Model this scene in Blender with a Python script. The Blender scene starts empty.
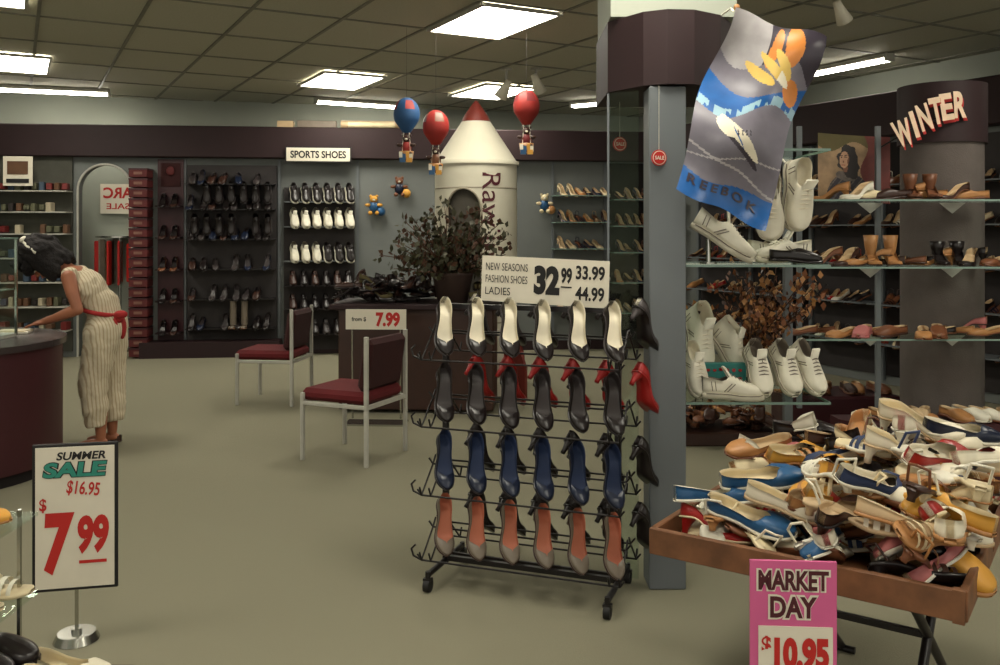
import bpy, math, random
import numpy as np
from mathutils import Matrix, Vector, Euler
random.seed(11)
R=random.random
def U(a,b): return a+(b-a)*R()

# ------------------------------------------------------------ materials
def l1(c):
    c=c/255.0
    return c/12.92 if c<=0.04045 else ((c+0.055)/1.055)**2.4
def lin(rgb): return (l1(rgb[0]),l1(rgb[1]),l1(rgb[2]))
MATS={}
def M(name,rgb=None,rough=.55,metal=0.0,var=.12,scale=9,bump=0,bscale=120,emit=0,spec=.4):
    if name in MATS: return MATS[name]
    m=bpy.data.materials.new(name); m.use_nodes=True
    nt=m.node_tree; b=nt.nodes['Principled BSDF']
    c=lin(rgb)
    b.inputs['Roughness'].default_value=rough
    b.inputs['Metallic'].default_value=metal
    b.inputs['Specular IOR Level'].default_value=spec
    tc=nt.nodes.new('ShaderNodeTexCoord')
    n=nt.nodes.new('ShaderNodeTexNoise'); n.inputs['Scale'].default_value=scale; n.inputs['Detail'].default_value=4
    nt.links.new(tc.outputs['Object'],n.inputs['Vector'])
    mr=nt.nodes.new('ShaderNodeMapRange')
    mr.inputs['From Min'].default_value=.3; mr.inputs['From Max'].default_value=.7
    mr.inputs['To Min'].default_value=1-var; mr.inputs['To Max'].default_value=1+var
    nt.links.new(n.outputs['Fac'],mr.inputs['Value'])
    vm=nt.nodes.new('ShaderNodeVectorMath'); vm.operation='SCALE'
    vm.inputs[0].default_value=c
    nt.links.new(mr.outputs['Result'],vm.inputs['Scale'])
    nt.links.new(vm.outputs['Vector'],b.inputs['Base Color'])
    if emit:
        b.inputs['Emission Color'].default_value=(*c,1); b.inputs['Emission Strength'].default_value=emit
    if bump:
        n2=nt.nodes.new('ShaderNodeTexNoise'); n2.inputs['Scale'].default_value=bscale
        nt.links.new(tc.outputs['Object'],n2.inputs['Vector'])
        bp=nt.nodes.new('ShaderNodeBump'); bp.inputs['Strength'].default_value=bump; bp.inputs['Distance'].default_value=.01
        nt.links.new(n2.outputs['Fac'],bp.inputs['Height']); nt.links.new(bp.outputs['Normal'],b.inputs['Normal'])
    MATS[name]=m; return m
def glass_mat(name,tint,fac):
    m=bpy.data.materials.new(name); m.use_nodes=True; nt=m.node_tree; nt.nodes.clear()
    o=nt.nodes.new('ShaderNodeOutputMaterial'); mx=nt.nodes.new('ShaderNodeMixShader')
    t=nt.nodes.new('ShaderNodeBsdfTransparent'); t.inputs[0].default_value=(*tint,1)
    g=nt.nodes.new('ShaderNodeBsdfGlossy'); g.inputs['Roughness'].default_value=.06
    g.inputs[0].default_value=(.8,.9,.85,1)
    mx.inputs[0].default_value=fac
    nt.links.new(t.outputs[0],mx.inputs[1]); nt.links.new(g.outputs[0],mx.inputs[2]); nt.links.new(mx.outputs[0],o.inputs[0])
    MATS[name]=m; return m
def stripe_mat(name,a,b_,sc):
    m=bpy.data.materials.new(name); m.use_nodes=True; nt=m.node_tree; b=nt.nodes['Principled BSDF']
    b.inputs['Roughness'].default_value=.85
    tc=nt.nodes.new('ShaderNodeTexCoord'); w=nt.nodes.new('ShaderNodeTexWave'); w.wave_type='BANDS'; w.bands_direction='DIAGONAL'
    w.inputs['Scale'].default_value=sc; w.inputs['Distortion'].default_value=.6
    mp=nt.nodes.new('ShaderNodeMapping'); mp.inputs['Scale'].default_value=(1,1,.12)
    nt.links.new(tc.outputs['Object'],mp.inputs[0]); nt.links.new(mp.outputs[0],w.inputs['Vector'])
    cr=nt.nodes.new('ShaderNodeValToRGB'); cr.color_ramp.elements[0].color=(*lin(a),1); cr.color_ramp.elements[1].color=(*lin(b_),1)
    cr.color_ramp.elements[0].position=.1; cr.color_ramp.elements[1].position=.4
    nt.links.new(w.outputs['Fac'],cr.inputs[0]); nt.links.new(cr.outputs[0],b.inputs['Base Color'])
    MATS[name]=m; return m

white=M('white_paint',(212,207,190),.6); offw=M('off_white_leather',(218,210,188),.5)
snk=M('sneaker_white',(216,211,193),.6); snk_sole=M('sneaker_sole',(196,190,170),.7)
black=M('black_leather',(26,20,20),.3); blackm=M('black_metal',(24,20,20),.4); dkbrown=M('dark_brown_leather',(54,32,24),.4)
navy=M('navy_leather',(22,30,50),.3); red=M('red_leather',(142,24,22),.35); tan=M('tan_leather',(164,116,70),.45)
brown=M('brown_leather',(108,66,42),.4); beige=M('beige_leather',(186,160,124),.5); grey=M('grey_leather',(108,98,86),.4)
orange=M('orange_lining',(184,110,84),.5); blue=M('blue_leather',(34,78,118),.38); dkblue=M('denim_blue',(36,50,82),.6)
yellow=M('yellow_leather',(198,144,56),.45); cream=M('cream_leather',(208,192,156),.5); teal=M('teal_print',(40,112,106),.5)
olive=M('olive_suede',(86,78,48),.8); pinkm=M('pink_leather',(176,104,102),.5); dkgrey=M('charcoal_leather',(54,48,48),.4)
greyblue=M('panel_grey_blue',(108,112,110),.8,var=.05,scale=3); maroon=M('maroon_laminate',(56,19,25),.45,var=.08,scale=3)
maroon_d=M('maroon_band',(36,15,18),.65,var=.08); chrome=M('chrome',(180,180,172),.25,1.0,var=.02)
frame_w=M('white_enamel',(170,168,158),.4); wood=M('wood_tray',(112,74,48),.55,var=.3,scale=14); redfab=M('red_fabric',(92,20,24),.9,bump=.4,bscale=400)
brownfab=M('dark_red_fabric',(52,20,20),.9,bump=.4,bscale=400)
paper=M('paper_white',(212,205,188),.8,var=.04); ink_red=M('ink_red',(178,34,28),.6,var=.04); ink_black=M('ink_black',(22,20,20),.6,var=.02)
ink_teal=M('ink_teal',(44,130,114),.6,var=.04); pink=M('sign_pink',(198,90,138),.7,var=.05); ink_dred=M('ink_dark_red',(70,18,28),.6)
dark=M('dark_recess',(24,18,18),.9); skin=M('skin',(150,94,68),.55,var=.06); hairm=M('dark_hair',(18,12,12),.8,bump=.8,bscale=90,var=.3)
leaf=M('leaf',(52,50,28),.6,var=.4,scale=20); bark=M('stem_brown',(70,44,28),.8); terr=M('dark_pot',(50,34,28),.8)
lettr=M('letter_cream',(220,192,164),.6); glass=glass_mat('glass_clear',(.90,.95,.92),.07); glass_e=M('glass_edge_green',(112,134,124),.2)
postgrey=M('post_grey_blue',(98,103,106),.5,var=.05,scale=3); colgrey=M('column_fabric_grey',(92,84,80),.9,var=.08,bump=.3)
black_t=M('castor_rubber',(16,15,15),.6)

# ------------------------------------------------------------ mesh builder
class MB:
    def __init__(s):
        s.v=[];s.f=[];s.m=[];s.s=[];s.mats=[];s.n=0
    def mi(s,mat):
        if mat not in s.mats: s.mats.append(mat)
        return s.mats.index(mat)
    def add(s,v,f,mat,smooth=False,X=None):
        v=np.asarray(v,float)
        if X is not None:
            A=np.array(X); v=v@A[:3,:3].T+A[:3,3]
        s.v.append(v); o=s.n; s.n+=len(v)
        s.f+=[tuple(i+o for i in q) for q in f]
        k=s.mi(mat); s.m+=[k]*len(f); s.s+=[smooth]*len(f)
    def box(s,c,sz,mat,X=None,rz=0,b=0.0):
        x,y,z=[q/2 for q in sz]
        if b<=0:
            v=[(-x,-y,-z),(x,-y,-z),(x,y,-z),(-x,y,-z),(-x,-y,z),(x,-y,z),(x,y,z),(-x,y,z)]
            f=[(0,3,2,1),(4,5,6,7),(0,1,5,4),(1,2,6,5),(2,3,7,6),(3,0,4,7)]
        else:
            bm_v=[];f=[];idx={}
            for sx in(-1,1):
                for sy in(-1,1):
                    for sz_ in(-1,1):
                        for ax in range(3):
                            p=[sx*(x-b),sy*(y-b),sz_*(z-b)]; p[ax]=[sx*x,sy*y,sz_*z][ax]
                            idx[(sx,sy,sz_,ax)]=len(bm_v); bm_v.append(tuple(p))
            for ax in range(3):
                o=[a for a in range(3) if a!=ax]
                for sg in(-1,1):
                    q=[]
                    for a,b2 in((-1,-1),(1,-1),(1,1),(-1,1)):
                        k=[0,0,0];k[ax]=sg;k[o[0]]=a;k[o[1]]=b2
                        q.append(idx[(*k,ax)])
                    f.append(tuple(q))
            for ax in range(3):
                o=[a for a in range(3) if a!=ax]
                for a in(-1,1):
                    for b2 in(-1,1):
                        k1=[0,0,0];k2=[0,0,0]
                        k1[ax]=-1;k2[ax]=1;k1[o[0]]=k2[o[0]]=a;k1[o[1]]=k2[o[1]]=b2
                        f.append((idx[(*k1,o[0])],idx[(*k2,o[0])],idx[(*k2,o[1])],idx[(*k1,o[1])]))
            for sx in(-1,1):
                for sy in(-1,1):
                    for sz_ in(-1,1): f.append(tuple(idx[(sx,sy,sz_,a)] for a in range(3)))
            v=bm_v
        T=Matrix.Translation(Vector(c))@Matrix.Rotation(rz,4,'Z')
        if X is not None: T=X@T
        s.add(v,f,mat,False,T)
    def cyl(s,p0,p1,r0,mat,r1=None,seg=10,caps=True,X=None):
        if r1 is None:r1=r0
        p0=Vector(p0);p1=Vector(p1);d=(p1-p0)
        if d.length<1e-7:return
        q=d.to_track_quat('Z','Y').to_matrix()
        v=[];f=[]
        for p,r in((p0,r0),(p1,r1)):
            for i in range(seg):
                a=2*math.pi*i/seg
                v.append(tuple(p+q@Vector((r*math.cos(a),r*math.sin(a),0))))
        for i in range(seg):
            j=(i+1)%seg; f.append((i,j,seg+j,seg+i))
        s.add(v,f,mat,True,X)
        if caps:
            s.add(v,[tuple(range(seg))[::-1],tuple(range(seg,2*seg))],mat,False,X)
    def sph(s,c,r,mat,seg=12,rings=8,X=None,Rm=None):
        if not hasattr(r,'__len__'): r=(r,r,r)
        v=[];f=[]
        for i in range(rings+1):
            t=math.pi*i/rings
            for j in range(seg):
                a=2*math.pi*j/seg
                v.append((r[0]*math.sin(t)*math.cos(a),r[1]*math.sin(t)*math.sin(a),r[2]*math.cos(t)))
        for i in range(rings):
            for j in range(seg):
                k=(j+1)%seg
                f.append((i*seg+j,(i+1)*seg+j,(i+1)*seg+k,i*seg+k))
        T=Matrix.Translation(Vector(c))
        if Rm is not None: T=T@Rm
        if X is not None: T=X@T
        s.add(v,f,mat,True,T)
    def tube(s,pts,r,mat,seg=8,X=None):
        for a,b in zip(pts[:-1],pts[1:]): s.cyl(a,b,r,mat,seg=seg,X=X)
        for p in pts[1:-1]: s.sph(p,r,mat,seg=seg,rings=4,X=X)
    def lathe(s,prof,mat,c=(0,0,0),seg=32,X=None,smooth=True):
        v=[];f=[]
        for r,z in prof:
            for j in range(seg):
                a=2*math.pi*j/seg; v.append((c[0]+r*math.cos(a),c[1]+r*math.sin(a),c[2]+z))
        for i in range(len(prof)-1):
            for j in range(seg):
                k=(j+1)%seg; f.append((i*seg+j,i*seg+k,(i+1)*seg+k,(i+1)*seg+j))
        s.add(v,f,mat,smooth,X)
    def prism(s,poly,z0,z1,mat,X=None,smooth=False):
        n=len(poly)
        v=[(x,y,z0) for x,y in poly]+[(x,y,z1) for x,y in poly]
        f=[(i,(i+1)%n,n+(i+1)%n,n+i) for i in range(n)]
        s.add(v,f,mat,smooth,X)
        s.add(v,[tuple(range(n))[::-1],tuple(range(n,2*n))],mat,False,X)
    def obj(s,name,T=None,parent=None):
        me=bpy.data.meshes.new(name)
        V=np.concatenate(s.v) if s.v else np.zeros((0,3))
        me.from_pydata(V.tolist(),[],s.f)
        for m in s.mats: me.materials.append(m)
        me.polygons.foreach_set('material_index',s.m)
        me.polygons.foreach_set('use_smooth',s.s)
        me.update()
        o=bpy.data.objects.new(name,me); bpy.context.scene.collection.objects.link(o)
        if T is not None:o.matrix_world=T
        if parent:o.parent=parent
        return o
def TR(x,y,z=0,rz=0,rx=0,ry=0):
    return Matrix.Translation((x,y,z))@Matrix.Rotation(rz,4,'Z')@Matrix.Rotation(ry,4,'Y')@Matrix.Rotation(rx,4,'X')
D=math.radians

TC={}
def textdata(body,offset=0.0):
    k=(body,offset)
    if k in TC:return TC[k]
    cu=bpy.data.curves.new('t','FONT'); cu.body=body; cu.size=1; cu.offset=offset; cu.resolution_u=4
    ob=bpy.data.objects.new('t',cu); bpy.context.scene.collection.objects.link(ob)
    dg=bpy.context.evaluated_depsgraph_get(); me=bpy.data.meshes.new_from_object(ob.evaluated_get(dg))
    V=np.array([tuple(v.co) for v in me.vertices]); F=[tuple(p.vertices) for p in me.polygons]
    bpy.data.objects.remove(ob); bpy.data.meshes.remove(me)
    lo=V.min(0);hi=V.max(0); V=(V-(lo+hi)/2)/np.maximum(hi-lo,1e-6)
    TC[k]=(V,F);return V,F
def text(mb,body,mat,c,w,h,X=None,offset=.02,rot=0,shear=0):
    V,F=textdata(body,offset)
    P=np.zeros_like(V); x=V[:,0]*w; z=V[:,1]*h; x=x+shear*z
    P[:,0]=x*math.cos(rot)-z*math.sin(rot)+c[0]; P[:,2]=x*math.sin(rot)+z*math.cos(rot)+c[2]; P[:,1]=c[1]
    mb.add(P,F,mat,False,X)

# ------------------------------------------------------------ shoes
def interp(t,pts):
    xs=[p[0] for p in pts]; ys=[p[1] for p in pts]; return float(np.interp(t,xs,ys))
def sm(t,a,b):
    t=min(1,max(0,(t-a)/(b-a))); return t*t*(3-2*t)
SH={}
def shoe(kind,lo=False):
    key=(kind,lo)
    if key in SH:return SH[key]
    n=11 if lo else 24; L=.255
    if kind=='pump': hh=.060; W=[(0,.013),(.05,.026),(.15,.034),(.4,.032),(.62,.043),(.75,.045),(.87,.037),(.95,.023),(1,.005)]; H=[(0,.060),(.15,.048),(.35,.032),(.55,.024),(.70,.028),(.85,.028),(1,.012)]; c0,c1=.66,.80; th=.004
    elif kind=='flat': hh=.012; W=[(0,.012),(.05,.025),(.15,.033),(.4,.031),(.7,.046),(.87,.040),(.96,.026),(1,.008)]; H=[(0,.05),(.15,.042),(.35,.032),(.55,.03),(.68,.042),(.85,.034),(1,.014)]; c0,c1=.60,.72; th=.006
    elif kind=='moc': hh=.012; W=[(0,.012),(.05,.026),(.15,.034),(.4,.033),(.7,.048),(.87,.043),(.96,.030),(1,.010)]; H=[(0,.055),(.15,.05),(.35,.048),(.5,.058),(.6,.06),(.85,.04),(1,.018)]; c0,c1=.42,.54; th=.010
    elif kind=='sneaker': hh=.010; W=[(0,.016),(.05,.030),(.15,.036),(.4,.034),(.7,.048),(.87,.044),(.96,.032),(1,.014)]; H=[(0,.082),(.15,.072),(.3,.062),(.42,.078),(.55,.068),(.7,.052),(.85,.042),(1,.024)]; c0,c1=.36,.50; th=.022
    elif kind=='hightop': hh=.010; W=[(0,.018),(.05,.032),(.15,.038),(.4,.036),(.7,.048),(.87,.044),(.96,.032),(1,.014)]; H=[(0,.13),(.15,.125),(.33,.13),(.42,.105),(.55,.075),(.7,.055),(.85,.044),(1,.024)]; c0,c1=.34,.50; th=.024
    else: hh=.03; W=[(0,.012),(.05,.026),(.15,.032),(.4,.028),(.7,.044),(.87,.038),(.96,.026),(1,.010)]; H=[(0,.004),(1,.004)]; c0,c1=2,3; th=.009
    zs=lambda t: hh*(1-sm(t,.22,.68))+.004*sm(t,.85,1)+th
    parts=[]
    T=[0.5*(1-math.cos(math.pi*i/(n-1)))*.35+(i/(n-1))*.65 for i in range(n)]
    def ring(t,inner):
        w=interp(t,W); h=interp(t,H); z=zs(t); c=sm(t,c0,c1)
        if inner: w=max(w-.0028,.001)
        half=[(0,0),(.6,0),(.95,.03),(1.0,.25),(.97,.55),(.88,.82)]
        P=[(a*w,(max(b*h,.003) if inner else b*h)) for a,b in half]
        if inner: P[5]=((w+.0026)*.88,.82*h)
        x0,z0=P[5]
        for a,b in((.62,.96),(.32,1.02),(0,1.04)): P.append((x0+(a*w-x0)*c, z0+(b*h-(.001 if not inner else .004)-z0)*c))
        ptsR=[(p[0],z+p[1]) for p in P]; ptsL=[(-p[0],z+p[1]) for p in P[1:]]
        return [(L*t,a,b) for a,b in (ptsL[::-1]+ptsR)]
    if kind!='sandal':
        for inner,slot in((False,0),(True,1)):
            v=[];f=[];k=17
            for t in T: v+=ring(t,inner)
            for i in range(n-1):
                for j in range(k-1):
                    f.append((i*k+j,(i+1)*k+j,(i+1)*k+j+1,i*k+j+1))
            f.append(tuple(range(k))); f.append(tuple((n-1)*k+j for j in range(k))[::-1])
            parts.append((np.array(v),f,slot))
    v=[];f=[]
    for t in T:
        w=interp(t,W)*1.05+.001; z=zs(t); x=L*t+(.003 if t>.9 else (-.003 if t<.05 else 0))
        v+=[(x,-w,z+.002),(x,w,z+.002),(x,w,z-th),(x,-w,z-th)]
    for i in range(n-1):
        for j in range(4): f.append((i*4+j,i*4+(j+1)%4,(i+1)*4+(j+1)%4,(i+1)*4+j))
    f+= [(0,1,2,3),tuple((n-1)*4+j for j in(3,2,1,0))]
    parts.append((np.array(v),f,2))
    mb=MB()
    if hh>.02:
        top=hh+.002; k=8; v=[];f=[]
        for z,x0,x1,w in((top,.002,.058,.027),(top*.7,.004,.040,.018),(top*.3,.006,.028,.011),(0,.005,.027,.011)):
            cx=(x0+x1)/2;rx=(x1-x0)/2
            for i in range(k):
                a=2*math.pi*i/k; v.append((cx+rx*math.cos(a),w*math.sin(a),z))
        for r in range(3):
            for i in range(k): f.append((r*k+i,r*k+(i+1)%k,(r+1)*k+(i+1)%k,(r+1)*k+i))
        f.append(tuple(3*k+i for i in range(k))); parts.append((np.array(v),f,2 if kind=='sandal' else 0))
    def grab(slot):
        nonlocal mb
        parts.append((np.concatenate(mb.v),list(mb.f),slot)); mb=MB()
    if kind in('sneaker','hightop'):
        hz=interp(.42,H)+zs(.42)
        X=TR(L*.40,0,hz+.008,0,0,D(-32))
        mb.box((0,0,0),(.012,.046,.055),white,X=X,b=.003); grab(0)
        if not lo:
            for t in(.47,.53,.59,.65,.71):
                z=zs(t)+interp(t,H)*1.03; w=interp(t,W)*.5
                mb.tube([(L*t,-w,z-.006),(L*t,0,z+.003),(L*t,w,z-.006)],.0032,white,seg=5)
            grab(1)
            for sy in(-1,1):
                for t in(.33,.38):
                    w=interp(t,W)
                    mb.tube([(L*t,sy*w*1.01,zs(t)+.008),(L*(t+.13),sy*(interp(t+.13,W)*.96),zs(t+.13)+.045)],.0022,white,seg=5)
                pts=[(L*t,sy*(interp(t,W)*1.055+.0015),zs(t)-.001) for t in(.05,.15,.3,.45,.6,.75,.87,.95)]
                mb.tube(pts,.0022,white,seg=5)
                for t in(.14,.2): mb.tube([(L*t,sy*interp(t,W)*1.0,zs(t)+.01),(L*(t-.02),sy*interp(t,W)*.97,zs(t)+.05)],.0018,white,seg=5)
            grab(3)
    if kind=='sandal':
        def strap(t,hgt,wd,slot):
            w=interp(t,W); v=[];f=[];k=8
            for i in range(k+1):
                a=math.pi*i/k
                for dx in(-wd/2,wd/2): v.append((L*t+dx,-w*math.cos(a),zs(t)+hgt*math.sin(a)))
            for i in range(k): f.append((2*i,2*i+1,2*i+3,2*i+2))
            parts.append((np.array(v),f,slot))
        strap(.72,.038,.016,0); strap(.62,.046,.012,0); strap(.82,.03,.012,0)
        w=interp(.1,W)
        mb.tube([(.045,-w,zs(.1)),(.02,-w*.9,zs(.1)+.05),(.0,0,zs(.1)+.055),(.02,w*.9,zs(.1)+.05),(.045,w,zs(.1))],.004,white,seg=5); grab(0)
    SH[key]=parts; return parts
def place(mb,kind,mats,loc,yaw=0,pitch=0,roll=0,sc=1,X=None,lo=False,center=False):
    T=Matrix.Translation(Vector(loc))@Matrix.Rotation(yaw,4,'Z')@Matrix.Rotation(pitch,4,'Y')@Matrix.Rotation(roll,4,'X')@Matrix.Scale(sc,4)
    if center:T=T@Matrix.Translation((-.127,0,-.02))
    if X is not None:T=X@T
    mm=list(mats)+[mats[0]]*(4-len(mats)) if len(mats)<4 else mats
    for v,f,s in shoe(kind,lo): mb.add(v,f,mm[s],True,T)

# ------------------------------------------------------------ room shell
H=3.4
carpet=M('carpet',(138,134,114),.95,var=.13,scale=260,bump=.6,bscale=500,spec=.1)
ceilm=M('ceiling_tile',(180,177,160),.9,var=.07,scale=60,bump=.2,bscale=200)
wallm=M('wall_paint',(154,158,146),.85,var=.04,scale=2)
gridm=M('ceiling_tbar',(122,120,108),.6)
def slab(name,c,s,mat,T=None):
    m=MB(); m.box(c,s,mat); return m.obj(name,T)
slab('floor',(0,6,-.05),(20,20,.1),carpet)
slab('ceiling',(0,6,H+.05),(20,20,.1),ceilm)
def wall(name,p,q,z0,z1,mat,th=.1):
    p=Vector(p);q=Vector(q);d=q-p;a=math.atan2(d.y,d.x)
    m=MB(); m.box((d.length/2,th/2,(z0+z1)/2),(d.length,th,z1-z0),mat)
    return m.obj(name,TR(p.x,p.y,0,a))
wall('wall_back',(-8.6,11.23),(2.3,14.32),0,H,wallm)
wall('wall_right',(2.2,14.3),(8.2,3.1),0,H,wallm)
wall('wall_left',(-8.6,-2),(-8.6,11.3),0,H,wallm)
CA=D(28.3); P1=Vector((-.07,7.7)); CX=TR(P1.x,P1.y,0,CA)
m=MB()
tu,tv=.76,1.12
for i in range(-18,19): m.box(((i+.5)*tu,0,H-.006),(.028,26,.012),gridm,X=CX)
for j in range(-12,12): m.box((0,(j+.5)*tv,H-.005),(26,.028,.010),gridm,X=CX)
m.obj('trim_ceiling_grid')
emis=M('light_diffuser',(255,249,232),.6,var=0,emit=22)
def panel(x,y,w=.72,l=1.06):
    m=MB(); m.box((0,0,-.012),(w,l,.02),emis)
    for sx in(-1,1): m.box((sx*w/2,0,-.014),(.03,l+.03,.028),frame_w)
    for sy in(-1,1): m.box((0,sy*l/2,-.014),(w+.03,.03,.028),frame_w)
    m.obj('ceiling_light_panel',TR(x,y,H-.012,CA))
for x,y in((-.07,7.7),(-1.9,10.73),(-.1,11.57),(-5.2,9.58),(-3.85,6.55),(.6,3.4),(-2.4,3.0),(3.6,4.6),(0.2,0.2),(-4.6,2.2),(3.2,1.2),(6.3,6.9)): panel(x,y)
tubem=M('fluorescent_tube',(255,249,234),.5,var=0,emit=22)
def batten(x0,y0,x1,y1):
    m=MB(); d=Vector((x1-x0,y1-y0)); a=math.atan2(d.y,d.x);l=d.length
    m.box((0,0,-.03),(l,.14,.05),frame_w,b=.01); m.cyl((-l/2+.03,-.03,-.07),(l/2-.03,-.03,-.07),.02,tubem); m.cyl((-l/2+.03,.03,-.07),(l/2-.03,.03,-.07),.02,tubem)
    for sx in(-1,1): m.box((sx*(l/2-.015),0,-.065),(.03,.12,.05),frame_w)
    m.obj('fluorescent_batten',TR((x0+x1)/2,(y0+y1)/2,H,a))
batten(-6.35,11.05,-4.98,11.5); batten(-2.5,12.15,-1.25,12.8); batten(1.0,12.6,1.6,12.2); batten(3.38,10.2,3.95,9.1)

# ------------------------------------------------------------ back partition
PA=math.atan(.1186); PX=TR(-6.25,11.25,0,PA)
m=MB()
def seg(x0,x1,z0=0,z1=2.52,mat=greyblue): m.box(((x0+x1)/2,.08,(z0+z1)/2),(x1-x0,.16,z1-z0),mat)
seg(-2.3,.93); seg(1.59,8.72)
cx=1.26;r=.33;zb=2.10
pts=[(cx+r*math.cos(a),zb+r*math.sin(a)) for a in [math.pi*i/20 for i in range(21)]][::-1]
v=[];f=[]
for x,z in pts: v+=[(x,0,z),(x,0,2.52),(x,.16,z),(x,.16,2.52)]
for i in range(20):
    a=4*i;b=4*(i+1); f+=[(a,b,b+1,a+1),(a+2,a+3,b+3,b+2),(a,a+2,b+2,b)]
m.add(v,f,greyblue)
m.tube([(cx-r,-.01,0)]+[(x,-.01,z) for x,z in pts]+[(cx+r,-.01,0)],.016,frame_w)
m.obj('wall_partition',PX)
m=MB(); m.box((3.2,-.02,2.72),(11.05,.26,.40),maroon_d,b=.01); m.obj('trim_partition_band',PX)
m=MB()
for x in(2.24,3.42,4.42,5.6,7.0,7.72): m.box((x,-.015,1.26),(.035,.03,2.5),postgrey)
m.box((5.2,-.02,.06),(7.0,.04,.12),maroon_d)
m.obj('trim_partition_uprights',PX)
m=MB(); m.box((1.2,.75,2.02),(.46,.02,.40),paper); text(m,'ARC',ink_red,(1.2,.738,2.10),-.38,.15,offset=.03); text(m,'SALE',ink_red,(1.2,.738,1.92),-.3,.08)
m.obj('poster_red_lettering',PX)
m=MB()
m.cyl((1.28,.55,1.5),(1.28,.55,1.52),.30,chrome,seg=20); m.cyl((1.28,.55,.02),(1.28,.55,1.5),.02,chrome); m.cyl((1.28,.55,.0),(1.28,.55,.03),.2,chrome,seg=20)
for i in range(14):
    a=2*math.pi*i/14; x=1.28+.27*math.cos(a); y=.55+.27*math.sin(a)
    m.box((x,y,1.17),(.09,.03,U(.5,.62)),random.choice([dkbrown,cream,brown,grey,ink_red,dkgrey]),rz=a,b=.01)
m.obj('garment_rail',PX)
m=MB(); m.box((1.2,.4,2.85),(.5,.1,.04),tubem); m.box((1.2,.4,2.89),(.54,.14,.04),frame_w); m.obj('doorway_light',PX)
m=MB()
m.box((.3,-.04,1.3),(1.16,.02,2.44),M('slat_panel_olive',(70,70,62),.8))
mut=[M('pack_red',(104,30,28)),M('pack_cream',(170,160,136)),M('pack_dark',(40,34,32)),M('pack_blue',(52,66,82)),M('pack_brown',(90,62,42)),M('pack_olive',(84,84,64))]
for k,z in enumerate((.35,.65,.95,1.25,1.55,1.82,2.08)):
    m.box((.3,-.16,z),(1.16,.26,.015),frame_w)
    for i in range(13):
        if R()<.85: m.box((-.24+i*.09+U(-.01,.01),-.16,z+.06),(U(.05,.075),.12,U(.06,.13)),random.choice(mut),rz=U(-.2,.2),b=.008)
m.box((.33,-.3,2.32),(.34,.01,.36),paper); m.box((.33,-.31,2.36),(.24,.01,.16),M('pack_brown')); m.box((.33,-.31,2.20),(.26,.01,.05),ink_black)
m.obj('accessory_shelves',PX)
m=MB()
z=.02
rb=M('shoebox_red',(84,26,26),.7); wb=M('shoebox_end_label',(120,86,74),.7)
for k in range(19):
    m.box((1.735,-.15,z+.059),(.22,.28,.110),rb,b=.004); m.box((1.735,-.293,z+.055),(.10,.006,.035),wb); m.box((1.735,-.15,z+.105),(.226,.286,.022),maroon); z+=.124
m.obj('shoebox_stack',PX)
sd=M('slatboard_dark',(50,46,46),.8)
m=MB(); 
m.box((2.07,-.03,1.28),(.32,.03,2.44),maroon)
for z in(.3,.7,1.1,1.5,1.9): m.box((2.07,-.12,z),(.3,.2,.015),maroon_d); [place(m,'pump',(random.choice([black,dkbrown,brown]),black,black),(2.0+.14*i,-.04,z+.06),-D(90),D(20),lo=True) for i in range(2)]
m.box((2.07,-.05,2.3),(.24,.01,.3),brownfab); m.sph((2.07,-.07,2.35),(.05,.02,.06),rb)
m.box((2.83,-.03,1.28),(1.12,.03,2.3),sd)
for z in(.35,.72,1.1,1.48,1.86,2.18):
    m.box((2.83,-.12,z),(1.1,.2,.012),blackm)
    for i in range(8):
        if R()<.86: place(m,random.choice(['pump','flat','moc']),(random.choice([black,black,dkbrown,dkgrey,navy]),dkgrey,black),(2.36+.135*i+U(-.01,.01),-.05,z+.1),-D(90)+U(-.2,.2),D(28),lo=True)
for z in(1.95,1.55): 
    for i in range(7): 
        if R()<.8: place(m,'hightop',(black,black,dkgrey,grey),(2.4+.15*i,-.1,z+.2),-D(90),D(62),lo=True)
for i in(3,4):
    m.tube([(2.45+.14*i,-.2,.70),(2.45+.14*i,-.2,.5),(2.45+.14*i,-.2,.40)],.042,grey); place(m,'flat',(grey,tan,brown),(2.45+.14*i,-.15,.36),-D(90),0,sc=.9,lo=True)
m.box((2.6,-.15,.1),(1.7,.3,.2),maroon_d)
m.obj('dark_shoe_display',PX)
m=MB()
m.box((3.93,-.03,1.1),(.9,.03,2.1),sd)
for r_,z in enumerate((1.98,1.66,1.22)):
    m.box((3.93,-.12,z-.02),(.86,.2,.012),postgrey)
    for i in range(6):
        c=(black,dkgrey,snk,snk) if (r_==0 or (r_==2 and i>2)) else (snk,grey,snk_sole,navy)
        place(m,'sneaker',c,(3.58+.14*i,-.04,z+.16),-D(90)+.35,D(48),sc=1.1,lo=True)
for z in(.28,.6,.9):
    m.box((3.93,-.12,z-.02),(.86,.2,.012),blackm)
    for i in range(6): place(m,'sneaker',(random.choice([black,dkgrey,dkbrown,black]),black,dkgrey),(3.58+.14*i,-.05,z+.1),-D(90)+.2,D(30),lo=True)
m.obj('sports_shoe_display',PX)
m=MB(); m.box((3.93,-.2,2.565),(.8,.02,.17),paper); m.box((3.93,-.195,2.565),(.83,.02,.2),ink_black)
text(m,'SPORTS SHOES',ink_black,(3.93,-.213,2.565),.7,.095,offset=.03); m.obj('sports_shoes_sign',PX)
m=MB()
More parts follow.
